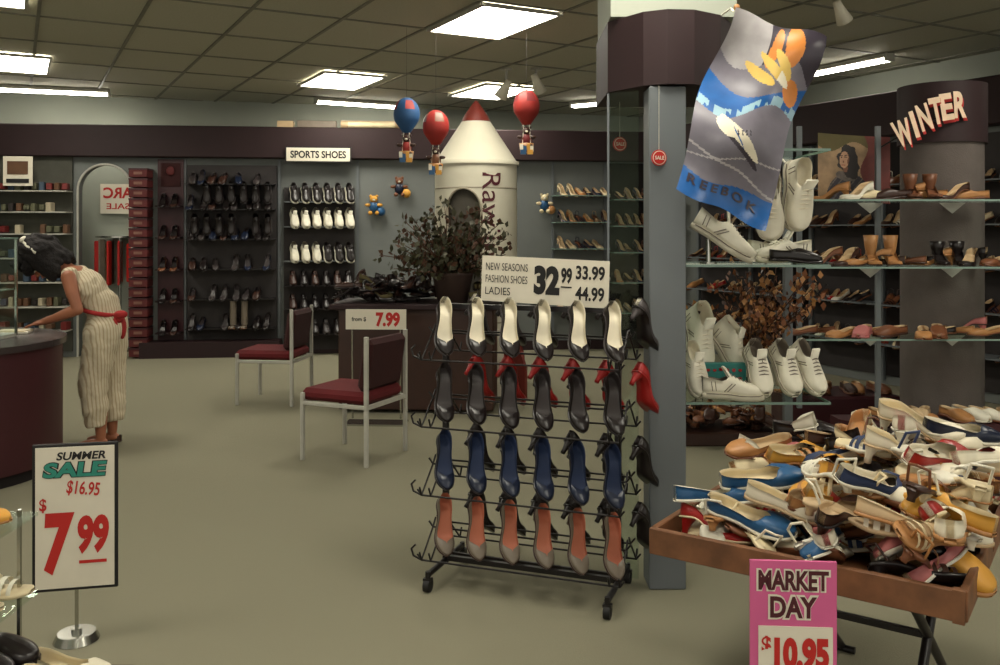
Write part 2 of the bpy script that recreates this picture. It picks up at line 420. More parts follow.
for z,kk in((2.05,6),(1.7,6),(1.35,5),(.95,6),(.55,6)):
    m.box((7.35,-.16,z),(.74,.3,.015),glass_e)
    for i in range(kk): place(m,random.choice(['pump','flat','sandal']),(random.choice([white,tan,beige,navy,black,cream]),beige,brown),(7.06+.12*i,-.03,z+.07),-D(70)+U(-.2,.2),D(22),lo=True)
    m.box((8.22,-.16,z-.05),(.9,.3,.015),glass_e)
    for i in range(7): place(m,random.choice(['pump','flat','sandal']),(random.choice([dkbrown,tan,brown,navy,black,grey]),beige,brown),(7.85+.12*i,-.03,z+.02),-D(70)+U(-.2,.2),D(22),lo=True)
m.box((8.22,-.02,1.3),(.95,.02,2.4),dark)
m.obj('ladies_shoe_shelves',PX)
m=MB(); zt=2.925
m.box((3.9,.02,zt+.045),(.5,.2,.09),grey,b=.005); m.cyl((4.2,.05,zt+.055),(5.0,.05,zt+.055),.055,beige,seg=16); m.cyl((4.3,-.07,zt+.04),(4.9,-.07,zt+.04),.04,cream,seg=16); m.box((3.5,.0,zt+.04),(.2,.18,.08),beige)
m.obj('storage_boxes_and_rolls',PX)

def bear(m,c,s,mat,shirt,X=None):
    x,y,z=c
    m.sph((x,y,z),(s*.32,s*.25,s*.38),shirt,X=X); m.sph((x,y,z+s*.5),(s*.26,s*.24,s*.24),mat,X=X)
    for k in(-1,1):
        m.sph((x+k*s*.2,y,z+s*.7),s*.1,mat,X=X,seg=8); m.sph((x+k*s*.38,y-s*.1,z+s*.12),(s*.2,s*.12,s*.11),mat,X=X,seg=8); m.sph((x+k*s*.22,y-s*.15,z-s*.4),(s*.15,s*.2,s*.14),mat,X=X,seg=8)
    m.sph((x,y-s*.24,z+s*.45),(s*.09,s*.08,s*.07),white,X=X,seg=8)
for k,(lx,z) in enumerate(((4.63,1.90),(4.96,2.14),(6.88,1.93))):
    m=MB(); bear(m,(lx,-.08,z),.2,(yellow,brown,cream)[k],(blue,navy,blue)[k]); m.sph((lx+.09,-.08,z-.06),.06,(blue,yellow,tan)[k],seg=8); m.cyl((lx,-.02,z),(lx,.0,z),.03,chrome); m.obj('teddy_wall_ornament',PX)

# ------------------------------------------------------------ right partition
RX=TR(2.40,12.28,0,math.atan2(-.880,.474))
m=MB(); m.box((4.0,.08,1.28),(8.0,.16,2.55),greyblue); m.obj('wall_right_partition',RX)
m=MB(); m.box((4.0,-.02,2.78),(8.0,.26,.44),maroon_d,b=.01); m.obj('trim_right_band',RX)
m=MB()
for k in range(8):
    m.box((.5+k*.95,-.03,1.3),(.04,.04,2.5),postgrey)
for k in range(7):
    x0=.5+k*.95
    m.box((x0+.475,-.012,1.3),(.88,.02,2.4),sd if k%2==0 else dark)
    for z in(.45,.85,1.25,1.65,2.05):
        m.box((x0+.475,-.17,z),(.88,.3,.012),postgrey)
        for i in range(6):
            if R()<.88: place(m,random.choice(['pump','flat','sandal','moc']),(random.choice([dkbrown,tan,brown,navy,black,black,dkgrey,cream,dkbrown,red,white]),beige,brown),(x0+.12+.14*i,-.04,z+.06),-D(90)+U(-.5,.5),D(20),sc=U(.95,1.1),lo=True)
m.obj('shoe_display_shelving',RX)

# ------------------------------------------------------------ rocket
m=MB(); rr=.41; rz1=2.27; nseg=120; nz=110
rw=M('rocket_white',(198,193,174),.7,var=.05,scale=3); rred=M('rocket_nose_red',(108,42,34),.5)
ac=-math.pi/2-.28; ahw=.43
def inarch(a,z):
    da=(a-ac+math.pi)%(2*math.pi)-math.pi
    if abs(da)>ahw: return False
    return z>.75 and z<1.78+.22*math.sqrt(max(0,1-(da/ahw)**2))
v=[];f=[]
for i in range(nz+1):
    z=rz1*i/nz
    for j in range(nseg):
        a=2*math.pi*j/nseg; v.append((rr*math.cos(a),rr*math.sin(a),z))
for i in range(nz):
    for j in range(nseg):
        a=2*math.pi*(j+.5)/nseg
        if inarch(a,rz1*(i+.5)/nz): continue
        k=(j+1)%nseg; f.append((i*nseg+j,i*nseg+k,(i+1)*nseg+k,(i+1)*nseg+j))
m.add(v,f,rw,True)
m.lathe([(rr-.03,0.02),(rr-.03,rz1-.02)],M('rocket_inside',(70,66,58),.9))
tp=[]
for t in range(31):
    da=ahw*math.cos(math.pi*(1-t/30)); z=1.78+.22*math.sin(math.pi*t/30); a=ac+da; tp.append(((rr+.003)*math.cos(a),(rr+.003)*math.sin(a),z))
a0=ac-ahw;a1=ac+ahw
tp=[((rr+.003)*math.cos(a0),(rr+.003)*math.sin(a0),.75)]+tp+[((rr+.003)*math.cos(a1),(rr+.003)*math.sin(a1),.75),]
m.tube(tp,.012,M('rocket_seam',(150,142,124),.6),seg=6)
m.lathe([(rr+.02,rz1-.03),(rr+.02,rz1+.01),(rr-.005,rz1+.015),(.145,2.68)],rw); m.lathe([(.147,2.678),(.12,2.74),(.03,2.87),(.001,2.90)],rred)
for z in(.7,2.0): m.lathe([(rr+.002,z),(rr+.006,z+.008),(rr+.002,z+.016)],M('rocket_seam'))
V,F=textdata('Rawlin',.0); hh=.80; ww=.19
ang=-math.pi/2+.40+V[:,1]*ww/rr; P=np.stack([(rr+.006)*np.cos(ang),(rr+.006)*np.sin(ang),1.75-V[:,0]*hh],1); m.add(P,F,ink_dred)
for k in range(4):
    a=D(45+90*k); X=Matrix.Rotation(a,4,'Z')
    v=[(rr-.01,-.015,.9),(rr+.28,-.015,.3),(rr+.28,-.015,0),(rr-.01,-.015,0)]; v+=[(x,.015,z) for x,_,z in v]
    m.add(v,[(0,1,2,3),(7,6,5,4),(0,4,5,1),(1,5,6,2)],rred,X=X)
m.obj('cardboard_rocket_display',TR(-.24,9.0))
# ------------------------------------------------------------ hanging balloons
def balloon(x,y,z,c1,c2,s=.118):
    m=MB()
    prof=[(0.001,s*1.25)]+[(s*math.sin(t),s*1.25*math.cos(t)) for t in [math.pi*i/14 for i in range(1,10)]]+[(s*.3,-s*1.4)]
    seg=16;v=[];f1=[];f2=[]
    for r_,zz in prof:
        for j in range(seg):
            a=2*math.pi*j/seg; v.append((r_*math.cos(a),r_*math.sin(a),zz))
    for i in range(len(prof)-1):
        for j in range(seg):
            k=(j+1)%seg; q=(i*seg+j,(i+1)*seg+j,(i+1)*seg+k,i*seg+k); (f1 if (j//2)%2 or not(3<=i<=5) else f2).append(q)
    m.add(v,f1,c1,True); m.add(v,f2,c2,True)
    for k in range(4):
        a=D(45+90*k); m.cyl((s*.3*math.cos(a),s*.3*math.sin(a),-s*1.4),(.05*math.cos(a),.05*math.sin(a),-s*2.9),.003,white,seg=5)
    m.lathe([(.001,-s*3.5),(.055,-s*3.5),(.065,-s*2.8),(.05,-s*2.8),(.05,-s*3.2)],tan,seg=12)
    bear(m,(0,-.01,-s*2.5),.15,dkbrown,c2)
    for k,cc in enumerate((white,blue,yellow,white)): m.box((-.045+.03*k,-.07,-s*(3.1+.15*(k%2))),(.028,.01,.05),cc)
    m.box((-.03,-.07,-s*3.5),(.05,.02,.04),blue); m.box((.03,-.07,-s*3.5),(.05,.02,.04),yellow)
    m.cyl((0,0,s*1.25),(0,0,H-z-.003),.0012,dkgrey,seg=4)
    m.obj('hanging_balloon_ornament',TR(x,y,z))
b_red=M('balloon_red',(142,36,30),.6); b_blue=M('balloon_blue',(36,76,120),.6)
balloon(-.83,8.0,2.63,b_blue,b_red); balloon(-.57,8.0,2.52,b_red,brown); balloon(.235,8.0,2.70,b_red,M('balloon_dark_red',(104,28,30)))
def spot(x,y,z,tilt=.5,s=1):
    m=MB(); m.cyl((0,0,.02),(0,0,H-z-.003),.012*s,frame_w); m.cyl((0,0,H-z-.025),(0,0,H-z-.003),.05*s,frame_w)
    X=Matrix.Rotation(tilt,4,'Y')@Matrix.Rotation(.4,4,'X')
    m.lathe([(.001,.06),(.028,.055),(.035,.0),(.06,-.11),(.055,-.11),(.03,0)],white,X=X@Matrix.Scale(s,4),seg=20); m.sph((0,0,-.05*s),.034*s,white,X=X)
    m.obj('ceiling_spotlight',TR(x,y,z))
spot(.07,10,3.2,.5,1.3); spot(.4,10,3.26,-.4,1.3); spot(2.45,6.5,3.2,-.6)

# ------------------------------------------------------------ plant + low table behind the rack
m=MB()
m.box((0,0,.93),(1.5,.75,.05),maroon_d,b=.01); m.box((0,0,.47),(1.36,.62,.88),dkbrown,b=.01)
for i in range(60):
    x=U(-.66,.66)
    if .1<x<.5: x=x-.55
    place(m,random.choice(['pump','flat','sandal','moc']),(random.choice([black,dkbrown,dkgrey,dkbrown,black,olive]),dkbrown,black),(x,U(-.3,.3),.99+U(0,.14)),U(0,6.3),U(-.3,.3),U(-.4,.4),lo=True,center=True)
m.obj('display_table_with_shoes',TR(-.72,8.15,0,D(-3)))
m=MB(); m.box((0,0,0),(.50,.012,.165),paper); m.tube([(-.2,.01,-.02),(-.2,.03,-.82)],.008,chrome); m.tube([(.2,.01,-.02),(.2,.03,-.82)],.008,chrome); m.box((0,.03,-.857),(.5,.2,.015),chrome)
text(m,'7.99',ink_red,(.1,-.008,0),.2,.12,offset=.05); text(m,'from $',ink_black,(-.14,-.008,0),.12,.04)
m.obj('price_sign_card',TR(-1.02,7.4,.865,D(-3)))
def plant(name,T,nb,col,spread=.6,pot=True,lmax=.065):
    m=MB()
    if pot: m.lathe([(.001,0),(.11,0),(.15,.2),(.16,.22),(.14,.22),(.13,.18),(.001,.18)],terr,seg=24)
    else: m.lathe([(.001,0),(.05,0),(.06,.05),(.035,.16),(.045,.19),(.03,.18),(.001,.17)],terr,seg=20)
    for b in range(nb):
        a=U(0,6.28); el=U(.2,1.35) if pot else U(.8,1.45); L=U(.3,.6); p=Vector((U(-.03,.03),U(-.03,.03),.18)); pts=[p.copy()]
        d=Vector((math.cos(a)*math.cos(el),math.sin(a)*math.cos(el)*spread,math.sin(el)))
        for k in range(6):
            p=p+d*L/6; d.z-=.06; d.x+=U(-.12,.12); d.normalize(); pts.append(p.copy())
            for q in range(5):
                c=p+Vector((U(-.035,.035),U(-.035,.035),U(-.035,.035))); rm=Euler((U(0,6),U(0,6),U(0,6))).to_matrix().to_4x4(); l=U(.035,lmax); w=l*.34
                m.add([(0,0,0),(l*.4,w,.004),(l,0,0),(l*.4,-w,.004)],[(0,1,2,3)],random.choice(col),True,Matrix.Translation(c)@rm)
        m.tube(pts,.003,bark,seg=4)
    m.obj(name,T)
plant('potted_plant',TR(-.42,7.98,.957)@Matrix.Scale(1.2,4),60,[leaf,leaf,leaf,bark])

# ------------------------------------------------------------ chairs
def chair(T):
    m=MB()
    for sy in(-1,1):
        m.box((-.25,sy*.26,.235),(.028,.028,.47),frame_w,b=.004); m.box((.27,sy*.26,.44),(.028,.028,.88),frame_w,b=.004)
        m.box((.01,sy*.26,.40),(.52,.024,.028),frame_w,b=.004)
    for x in(-.25,.27): m.box((x,0,.40),(.024,.52,.028),frame_w)
    m.box((-.01,0,.455),(.54,.49,.085),redfab,b=.028)
    X=TR(.235,0,.68,0,0,D(8)); m.box((0,0,0),(.085,.485,.36),brownfab,X=X,b=.03)
    m.obj('waiting_chair',T)
chair(TR(-1.04,6.40,0,D(-24))); chair(TR(-2.12,8.45,0,D(-8)))

# ------------------------------------------------------------ shoe rack
m=MB(); bk=blackm
for sx in(-1,1):
    x=sx*.405; m.box((x,0,.66),(.026,.026,1.20),bk,b=.003)
    m.tube([(x,-.2,.075),(x,.2,.075)],.014,bk)
    for sy in(-1,1):
        m.cyl((x,sy*.2,.09),(x,sy*.2,.045),.012,bk); m.cyl((x-.014,sy*.2,.029),(x+.014,sy*.2,.029),.029,black_t,seg=16); m.box((x,sy*.2,.055),(.036,.03,.012),bk)
m.box((0,0,.085),(.82,.022,.022),bk); m.box((0,0,1.25),(.82,.022,.022),bk); m.box((0,.06,.085),(.82,.012,.012),bk)
tiers=(1.025,.725,.42,.13)
for z in tiers:
    for sy in(-1,1):
        for dy,dz in((.17,.0),(.045,.11)): m.tube([(-.47,sy*dy,z+dz+.02),(-.45,sy*dy,z+dz-.005),(.45,sy*dy,z+dz-.005),(.47,sy*dy,z+dz+.02)],.0045,bk,seg=6)
        for x in(-.45,-.405,.405,.45): m.tube([(x,sy*.015,z+.14),(x,sy*.045,z+.105),(x,sy*.17,z-.005),(x,sy*.19,z+.035)],.0045,bk,seg=6)
        m.tube([(-.45,sy*.17,z-.005),(-.49,sy*.17,z+.01),(-.50,sy*.17,z+.04),(-.48,sy*.17,z+.06)],.0045,bk,seg=6)
rows=[((black,offw,dkgrey),(dkgrey,offw,black)),((black,dkgrey,black),(red,red,red)),((navy,dkblue,black),(black,dkgrey,black)),((grey,orange,dkbrown),(black,dkgrey,black))]
for r_,((fr,ba),z) in enumerate(zip(rows,tiers)):
    for i in range(6):
        x=-.385+.155*i
        sc=.98; yw=D(36)
        place(m,'pump',fr,(x-.05,-.02,z+.180*sc+.022),-D(90)+yw,D(46+U(-2,2)),D(-8),sc=sc)
        hb_=z+.18*sc+(.04 if r_==1 else .02)
        place(m,'pump',ba,(x+.062,.02,hb_),D(90)-yw+D(12),D(43),D(0),sc=sc)
m.obj('shoe_display_rack',TR(.13,4.03,0,D(-20)))
m=MB(); m.box((0,0,0),(.59,.008,.205),paper)
for lx in(-.2,.2): m.tube([(lx,.012,.0),(lx,.012,-.11)],.004,blackm)
text(m,'NEW SEASONS',ink_black,(-.175,-.006,.055),.2,.034,offset=.0); text(m,'FASHION SHOES',ink_black,(-.175,-.006,.0),.2,.034,offset=.0); text(m,'LADIES',ink_black,(-.215,-.006,-.055),.12,.034,offset=.0)
text(m,'32',ink_black,(.015,-.006,.005),.12,.13,offset=.06); text(m,'99',ink_black,(.105,-.006,.03),.05,.07,offset=.04); text(m,'33.99',ink_black,(.212,-.006,.047),.13,.062,offset=.03); text(m,'44.99',ink_black,(.212,-.006,-.045),.13,.062,offset=.03)
m.box((.105,-.006,-.02),(.05,.001,.006),ink_black)
m.obj('price_sign_board',TR(.195,4.0,1.372,D(-20))@Matrix.Rotation(D(2),4,'Y'))

# ------------------------------------------------------------ pillar / glass unit
m=MB(); m.box((.80,4.42,2.99),(.58,.55,.815),wallm); m.obj('structural_column')
m=MB()
poly=[(.505,4.22),(.64,4.02),(.74,3.97),(.86,3.98),(1.0,4.08),(1.12,4.3),(1.12,4.72),(.505,4.72)]
m.prism(poly,2.245,2.575,maroon_d); m.obj('display_header')
m=MB(); m.box((.745,4.08,1.12),(.165,.16,2.24),postgrey,b=.006); m.obj('display_post')
m=MB()
m.box((.575,4.17,1.12),(.15,.008,2.24),glass,rz=math.atan2(-.12,.15)); m.box((.508,4.225,1.12),(.010,.010,2.24),postgrey); m.obj('glass_panel')
m=MB()
for p in((1.47,4.6),(.86,4.62)): m.box((p[0],p[1],1.1),(.04,.04,2.2),postgrey)
m.box((.845,4.38,1.2),(.006,.40,2.0),glass); m.box((.845,4.18,1.2),(.012,.008,2.0),chrome)
for z in(1.965,1.437,.812):
    m.box((1.17,4.33,z),(.66,.48,.010),glass); m.box((1.17,4.088,z),(.66,.004,.011),glass_e); m.box((1.502,4.33,z),(.004,.48,.011),glass_e)
    m.box((1.17,4.585,z-.012),(.62,.02,.015),chrome)
m.obj('glass_display_shelves')
W=(snk,grey,snk_sole,grey); W2=(snk,offw,snk_sole,grey); BK=(black,dkgrey,black,dkgrey)
m=MB()
place(m,'sneaker',W,(.88,4.2,1.60),D(-15),D(30),sc=1.25); m.tube([(.97,4.19,1.443),(.97,4.19,1.56)],.012,chrome); m.cyl((.97,4.19,1.443),(.97,4.19,1.45),.04,chrome)
place(m,'sneaker',W2,(1.48,4.3,1.445),D(190),0,sc=1.1); place(m,'moc',BK,(1.26,4.19,1.443),D(10),0)
place(m,'sneaker',W2,(1.22,4.40,1.443),D(20),0,sc=1.1)
m.obj('sneakers_on_upper_shelf')
m=MB()
place(m,'sneaker',W2,(1.19,3.97,1.86),-D(105),D(84),sc=1.2); place(m,'sneaker',W2,(1.285,3.99,1.90),-D(75),D(84),sc=1.2); m.tube([(1.19,3.99,1.85),(1.235,4.085,1.975),(1.285,4.0,1.88)],.004,white)
m.obj('hanging_sneaker_pair')
m=MB()
z=.82
place(m,'sneaker',W2,(.885,4.32,z+.20),D(-75),D(52),sc=1.0); place(m,'sneaker',W,(.93,4.14,z),D(0),0,sc=1.1)
for x,yw in((1.18,-80),(1.29,-70),(1.38,-60)): place(m,'sneaker',W,(x,4.30,z+.205),D(yw),D(48),sc=1.02)
place(m,'hightop',W2,(.93,4.50,z+.36),D(-70),D(62),sc=1.2); place(m,'hightop',W2,(1.03,4.50,z+.26),D(-40),D(48),sc=1.1)
m.box((1.0,4.5,z+.05),(.2,.12,.1),chrome)
m.obj('sneakers_on_lower_shelf')
plant('dried_flower_arrangement',TR(1.27,4.5,.818)@Matrix.Scale(.9,4),26,[brown,dkbrown,M('dried_leaf',(120,72,40)),tan],1,False,.05)
m=MB(); m.box((1.06,4.26,z+.08),(.20,.05,.145),teal,b=.004)
for i in range(18): m.cyl((.98+.03*(i%6),4.2325,z+.03+.045*(i//6)+U(0,.012)),(.98+.03*(i%6),4.2355,z+.03+.045*(i//6)),.009,red,seg=8)
m.obj('patterned_shoebox')
for x,y,z_ in((.60,4.5,2.03),(.705,3.985,1.92)):
    m=MB(); m.cyl((0,0,0),(0,.006,0),.036,ink_red,seg=24); m.cyl((0,-.002,0),(0,0,0),.031,paper,seg=24); m.cyl((0,-.003,0),(0,-.001,0),.028,ink_red,seg=24); text(m,'SALE',paper,(0,-.005,0),.045,.017); m.cyl((0,.003,.03),(0,.003,(2.24-z_)),.0012,white,seg=4)
    m.obj('round_sale_badge',TR(x,y,z_,D(15)))

def sheet(name,nx,ny,col,fn,texts=(),T=None):
    m=MB(); v=[];fs={}
    for j in range(ny+1):
        for i in range(nx+1): v.append(fn(i/nx,j/ny))
    for j in range(ny):
        for i in range(nx):
            fs.setdefault(col((i+.5)/nx,(j+.5)/ny),[]).append((j*(nx+1)+i,(j+1)*(nx+1)+i,(j+1)*(nx+1)+i+1,j*(nx+1)+i+1))
    for c,f in fs.items(): m.add(v,f,c,True)
    for body,mat,u0,v0,w,h in texts:
        Vt,F=textdata(body,.03)
        P=[(lambda p:(p[0],p[1]-.004,p[2]))(fn(u0+a[0]*w,v0-a[1]*h)) for a in Vt]; m.add(P,F,mat)
    return m.obj(name,T)
TL=Vector((.975,3.78,2.53));TRp=Vector((1.35,3.80,2.40));BR=Vector((1.075,3.66,1.60));BL=Vector((.70,3.66,1.765))
def pfn(u,v):
    p=(TL*(1-u)+TRp*u)*(1-v)+(BL*(1-u)+BR*u)*v
    return (p.x+.018*math.sin(v*8+.5),p.y+.035*math.sin(u*5+v*4)-.03*math.sin(v*11+1),p.z+.010*math.sin(u*9+v*3))
p_grey=M('poster_mauve_grey',(108,104,114),.3,var=.2,scale=7); p_blue=M('poster_blue',(30,84,146),.3,var=.2); p_cy=M('poster_light_blue',(136,168,182),.3); p_or=M('poster_orange',(196,122,56),.3,var=.2); p_ye=M('poster_yellow',(206,174,92),.3,var=.15); p_dk=M('poster_dark',(54,48,58),.3); p_gl=M('poster_light_grey',(158,154,156),.3,var=.2)
def pcol(u,v):
    e=lambda cu,cv,ru,rv,a=0:(((u-cu)*math.cos(a)+(v-cv)*math.sin(a))/ru)**2+((-(u-cu)*math.sin(a)+(v-cv)*math.cos(a))/rv)**2<1
    if v>.87+.02*math.sin(u*5): return p_blue
    for k in range(4):
        if e(.46+.045*k,.605-.004*k,.007,.018,-.5): return p_dk
    if e(.34,.59,.12,.040,.2) or (e(.50,.625,.26,.036,.35)): 
        if e(.48,.632,.10,.006,.6): return p_blue
        return offw
    if e(.49,.655,.28,.030,.35): return p_dk
    if e(.60,.235,.22,.026,.35): return offw if u>.66 else p_ye
    if e(.66,.20,.15,.03,.5): return p_ye
    if e(.70,.10,.09,.12,-.5): return p_or
    if e(.52,.12,.05,.11,.25): return p_or
    if e(.48,.27,.19,.028,.2): return p_ye
    if e(.86,.32,.10,.05,.3): return p_or
    edge=.30+.10*math.sin(u*3.2+.3); edge2=.47+.05*math.sin(u*6)-.08*u
    if edge<v<edge2: 
        return p_blue
    if edge2<=v<edge2+.05: return p_cy if math.sin(u*30+v*25)+.6*math.sin(u*83-v*40)>-.3 else p_blue
    if abs(v-(.74+.1*u))<.006 or abs(v-(.80-.12*u))<.004: return p_gl
    if v<.22+.06*math.sin(u*7): return p_gl if u<.45 else p_dk
    return p_grey
sheet('hanging_shoe_poster',110,170,pcol,pfn,[('R E E B O K',p_dk,.46,.915,.8,.045)])
m=MB(); m.tube([(.985,3.79,2.52),(1.0,3.9,2.56),(.99,4.02,2.56)],.004,white); m.sph((1.0,3.8,2.54),.014,tan); m.obj('poster_hook')

# ------------------------------------------------------------ right wing
m=MB()
poly=[(3.12+.27*math.cos(a),6.36+.27*math.sin(a)) for a in [2*math.pi*i/40 for i in range(40)]]
m.prism(poly,.0,2.22,colgrey,smooth=True)
poly=[(3.12+.29*math.cos(a),6.36+.29*math.sin(a)) for a in [2*math.pi*i/40 for i in range(40)]]
m.prism(poly,2.20,2.61,maroon_d,smooth=True); m.obj('round_display_column')
m=MB()
for ch,px,z_,rt in (('W',2.66,2.24,.35),('I',2.745,2.30,.3),('N',2.82,2.35,.3),('T',2.91,2.395,.2),('E',2.99,2.425,.15),('R',3.08,2.44,.05)):
    w=.12 if ch=='W' else(.03 if ch=='I' else .082)
    y=6.05-max(0,(3.0-px))*.25
    for k,mm in((0,ink_red),(1,ink_red),(2,lettr)): text(m,ch,mm,(px+.010*(2-k),y-.012*k,z_-.008*(2-k)),w,.18,offset=.04,rot=rt)
m.tube([(2.58,6.17,2.15),(2.8,6.10,2.29),(3.05,6.068,2.38)],.006,blackm); m.obj('winter_letter_sign')
m=MB()
for z_ in(1.79,1.36,.90):
    m.box((2.72,5.9,z_),(1.55,.34,.010),glass); m.box((2.72,5.728,z_),(1.55,.004,.012),glass_e)
    for x in(2.4,2.95): m.add([(x,6.05,z_-.007),(x+.18,6.05,z_-.007),(x+.09,6.05,z_-.08)],[(0,1,2)],frame_w)
for x in(2.02,2.55): m.box((x,6.075,1.35),(.03,.03,1.9),postgrey)
m.box((3.48,6.085,1.35),(.03,.03,1.9),postgrey)
m.obj('glass_boutique_shelves')
def row(name,z_,x0,x1,n,kinds,cols,y=5.95,yaw=(-120,-60),pitch=0):
    m=MB()
    for i in range(n):
        c=random.choice(cols); x=x0+(x1-x0)*(i+.5)/n
        place(m,random.choice(kinds),(c,beige,random.choice([brown,dkbrown,c])),(x,y+U(-.04,.04),z_+.006),D(U(*yaw)),D(pitch),sc=U(1.0,1.15))
    m.obj(name)
row('heeled_shoes_top_shelf',1.79,2.25,3.3,8,['pump','pump','moc'],[cream,brown,tan,white,dkbrown],yaw=(-230,-150))
row('heeled_shoes_middle_shelf',1.36,2.2,3.4,11,['pump','pump','flat'],[brown,tan,tan,dkbrown,black,brown],yaw=(-250,-110))
row('heeled_shoes_bottom_shelf',.90,2.05,3.4,12,['pump','flat','moc'],[pinkm,brown,dkbrown,tan,black,dkbrown,brown],yaw=(-240,-100))
def boots(name,x0,z_,n,mat,hgt,dx=.13):
    m=MB()
    for i in range(n):
        x=x0+dx*i; place(m,'pump',(mat,mat,dkbrown),(x,6.0,z_+.006),D(-100),0,sc=.95)
        m.lathe([(.030,.07),(.034,.10),(.040,hgt*.7),(.048,hgt),(.044,hgt),(.036,hgt*.7)],mat,c=(x-.005,5.96,z_),seg=16)
    m.obj(name)
boots('ankle_boots',2.72,1.80,2,brown,.17)
boots('suede_boots',2.46,1.366,2,tan,.20)
boots('black_ankle_boots',2.9,1.366,2,black,.16)
m=MB(); m.prism([(2.22,5.9),(2.3,5.78),(2.42,5.74),(3.6,5.74),(3.6,6.05),(2.22,6.05)],0,.36,maroon); m.obj('display_plinth')
m=MB(); m.box((2.62,7.05,.17),(.85,.5,.34),maroon,b=.02); m.obj('display_plinth')
row('flat_shoes_on_plinth',.36,2.4,3.55,12,['flat','moc','sandal'],[cream,white,brown,beige,tan],y=5.98,yaw=(-130,-50))
m=MB()
for i in range(7): place(m,'moc',(random.choice([brown,dkbrown,tan]),beige,brown),(2.3+.1*i,7.1,.345),D(U(-150,-60)))
m.obj('loafers_on_plinth')
m=MB(); m.box((0,0,.05),(.75,.5,.1),dkbrown,b=.01)
for i in range(30): place(m,random.choice(['sandal','flat','moc']),(random.choice([brown,tan,dkbrown,brown]),brown,dkbrown),(U(-.32,.32),U(-.2,.2),.13+U(0,.1)),U(0,6.3),U(-.3,.3),U(-.4,.4),center=True,lo=True)
m.obj('low_platform_with_sandals',TR(1.68,6.9))
hair_p=M('portrait_hair',(30,21,19),.5); face_p=M('portrait_skin',(172,132,104),.5,var=.15,scale=14); face_s=M('portrait_skin_shadow',(112,74,54),.5); bg1=M('portrait_bg_tan',(140,114,84),.5,var=.3,scale=12); bg2=M('portrait_bg_red',(96,40,34),.5,var=.3); coat=M('portrait_coat',(38,34,42),.5,var=.3,scale=30); coat2=M('portrait_scarf',(86,78,72),.6,var=.3,scale=40)
def wcol(u,v):
    e=lambda cu,cv,ru,rv,a=0:(((u-cu)*math.cos(a)+(v-cv)*math.sin(a))/ru)**2+((-(u-cu)*math.sin(a)+(v-cv)*math.cos(a))/rv)**2<1
    wob=.012*math.sin(u*50)+.012*math.sin(v*43)
    if e(.405,.335,.020,.008) or e(.345,.34,.015,.008) or e(.405,.31,.026,.006,-.1) or e(.345,.317,.018,.006,.1): return hair_p
    if e(.372,.455,.026,.010): return M('portrait_lips',(134,48,40))
    if e(.372,.405,.010,.012): return face_s
    if e(.385,.375,.068,.125,.08): return face_s if u>.43+wob else face_p
    if e(.40,.50,.035,.06): return face_s
    if ((u-.43)/(.135+wob))**2+((v-.37)/(.22+wob))**2<1: return hair_p
    if ((u-.50)/(.10+wob))**2+((v-.48)/(.18+wob))**2<1: return hair_p
    if e(.40,.62,.14,.07,.2): return coat2
    if ((u-.45)/.33)**2+((v-1.0)/.43)**2<1: return coat2 if math.sin(u*70+v*50)>.75 else coat
    if u>.66+.05*math.sin(v*9): return bg2
    if v<.18+.08*math.sin(u*9): return olive
    return bg1
sheet('portrait_poster',110,100,wcol,lambda u,v:(2.19+.50*u,6.2+.03*math.sin(u*3),2.27-.03*u-.46*v))

# ------------------------------------------------------------ sale bin
BX=TR(1.24,2.43,0,math.atan2(-.57,.82))
m=MB(); LX=.92; LY=1.0
m.box((-LX/2+.01,0,.585),(LX,.022,.085),wood,b=.003); m.box((.01,LY/2,.585),(.022,LY,.085),wood,b=.003); m.box((-LX+.02,LY/2,.585),(.022,LY,.085),wood,b=.003); m.box((-LX/2,LY,.585),(LX,.022,.085),wood,b=.003)
m.box((-LX/2+.01,LY/2,.55),(LX-.02,LY-.02,.015),wood)
m.box((0.0,-.0,.585),(.03,.03,.09),wood)
for x in(-.16,-.52):
    m.tube([(x,.15,.54),(x,.85,.02)],.016,blackm); m.tube([(x,.85,.54),(x,.15,.02)],.016,blackm)
    m.box((x,.5,.53),(.03,.8,.03),blackm)
    for y in (.15,.85): m.tube([(x-.05,y,.012),(x+.05,y,.012)],.014,blackm)
m.box((-.34,.5,.28),(.36,.02,.02),blackm)
cols=[(offw,cream,beige),(snk,offw,beige),(red,offw,cream),(blue,cream,white),(tan,beige,brown),(cream,tan,tan),(brown,tan,dkbrown),(black,dkgrey,black),(navy,offw,white),(offw,tan,brown),(yellow,cream,tan),(offw,pinkm,white),(dkblue,offw,white),(beige,cream,tan),(white,white,white),(dkbrown,beige,black),(offw,cream,cream),(cream,beige,tan),(pinkm,cream,white),(white,cream,tan)]
def dome(x,y):
    u=(x+LX)/LX; v=y/LY
    return .04+.27*(math.sin(math.pi*min(1,max(0,u*.66+.16)))**.6)*(.32+.68*sm(v,-.1,.7))*(1-.4*sm(v,.85,1.1))*(.62+.38*u)
for layer in range(5):
    for i in range(44):
        x=U(-LX+.15,-.03); y=U(.10,LY-.05)
        if layer>=2 and x<-.45 and y<.55: continue
        z_=.59+dome(x,y)*(layer+U(0,.8))/4.6
        place(m,random.choice(['flat','flat','moc','sandal','sandal','flat','pump']),random.choice(cols),(x,y,z_),U(0,6.3),U(-.35,.35),U(-.8,.8),sc=U(.95,1.1),center=True)
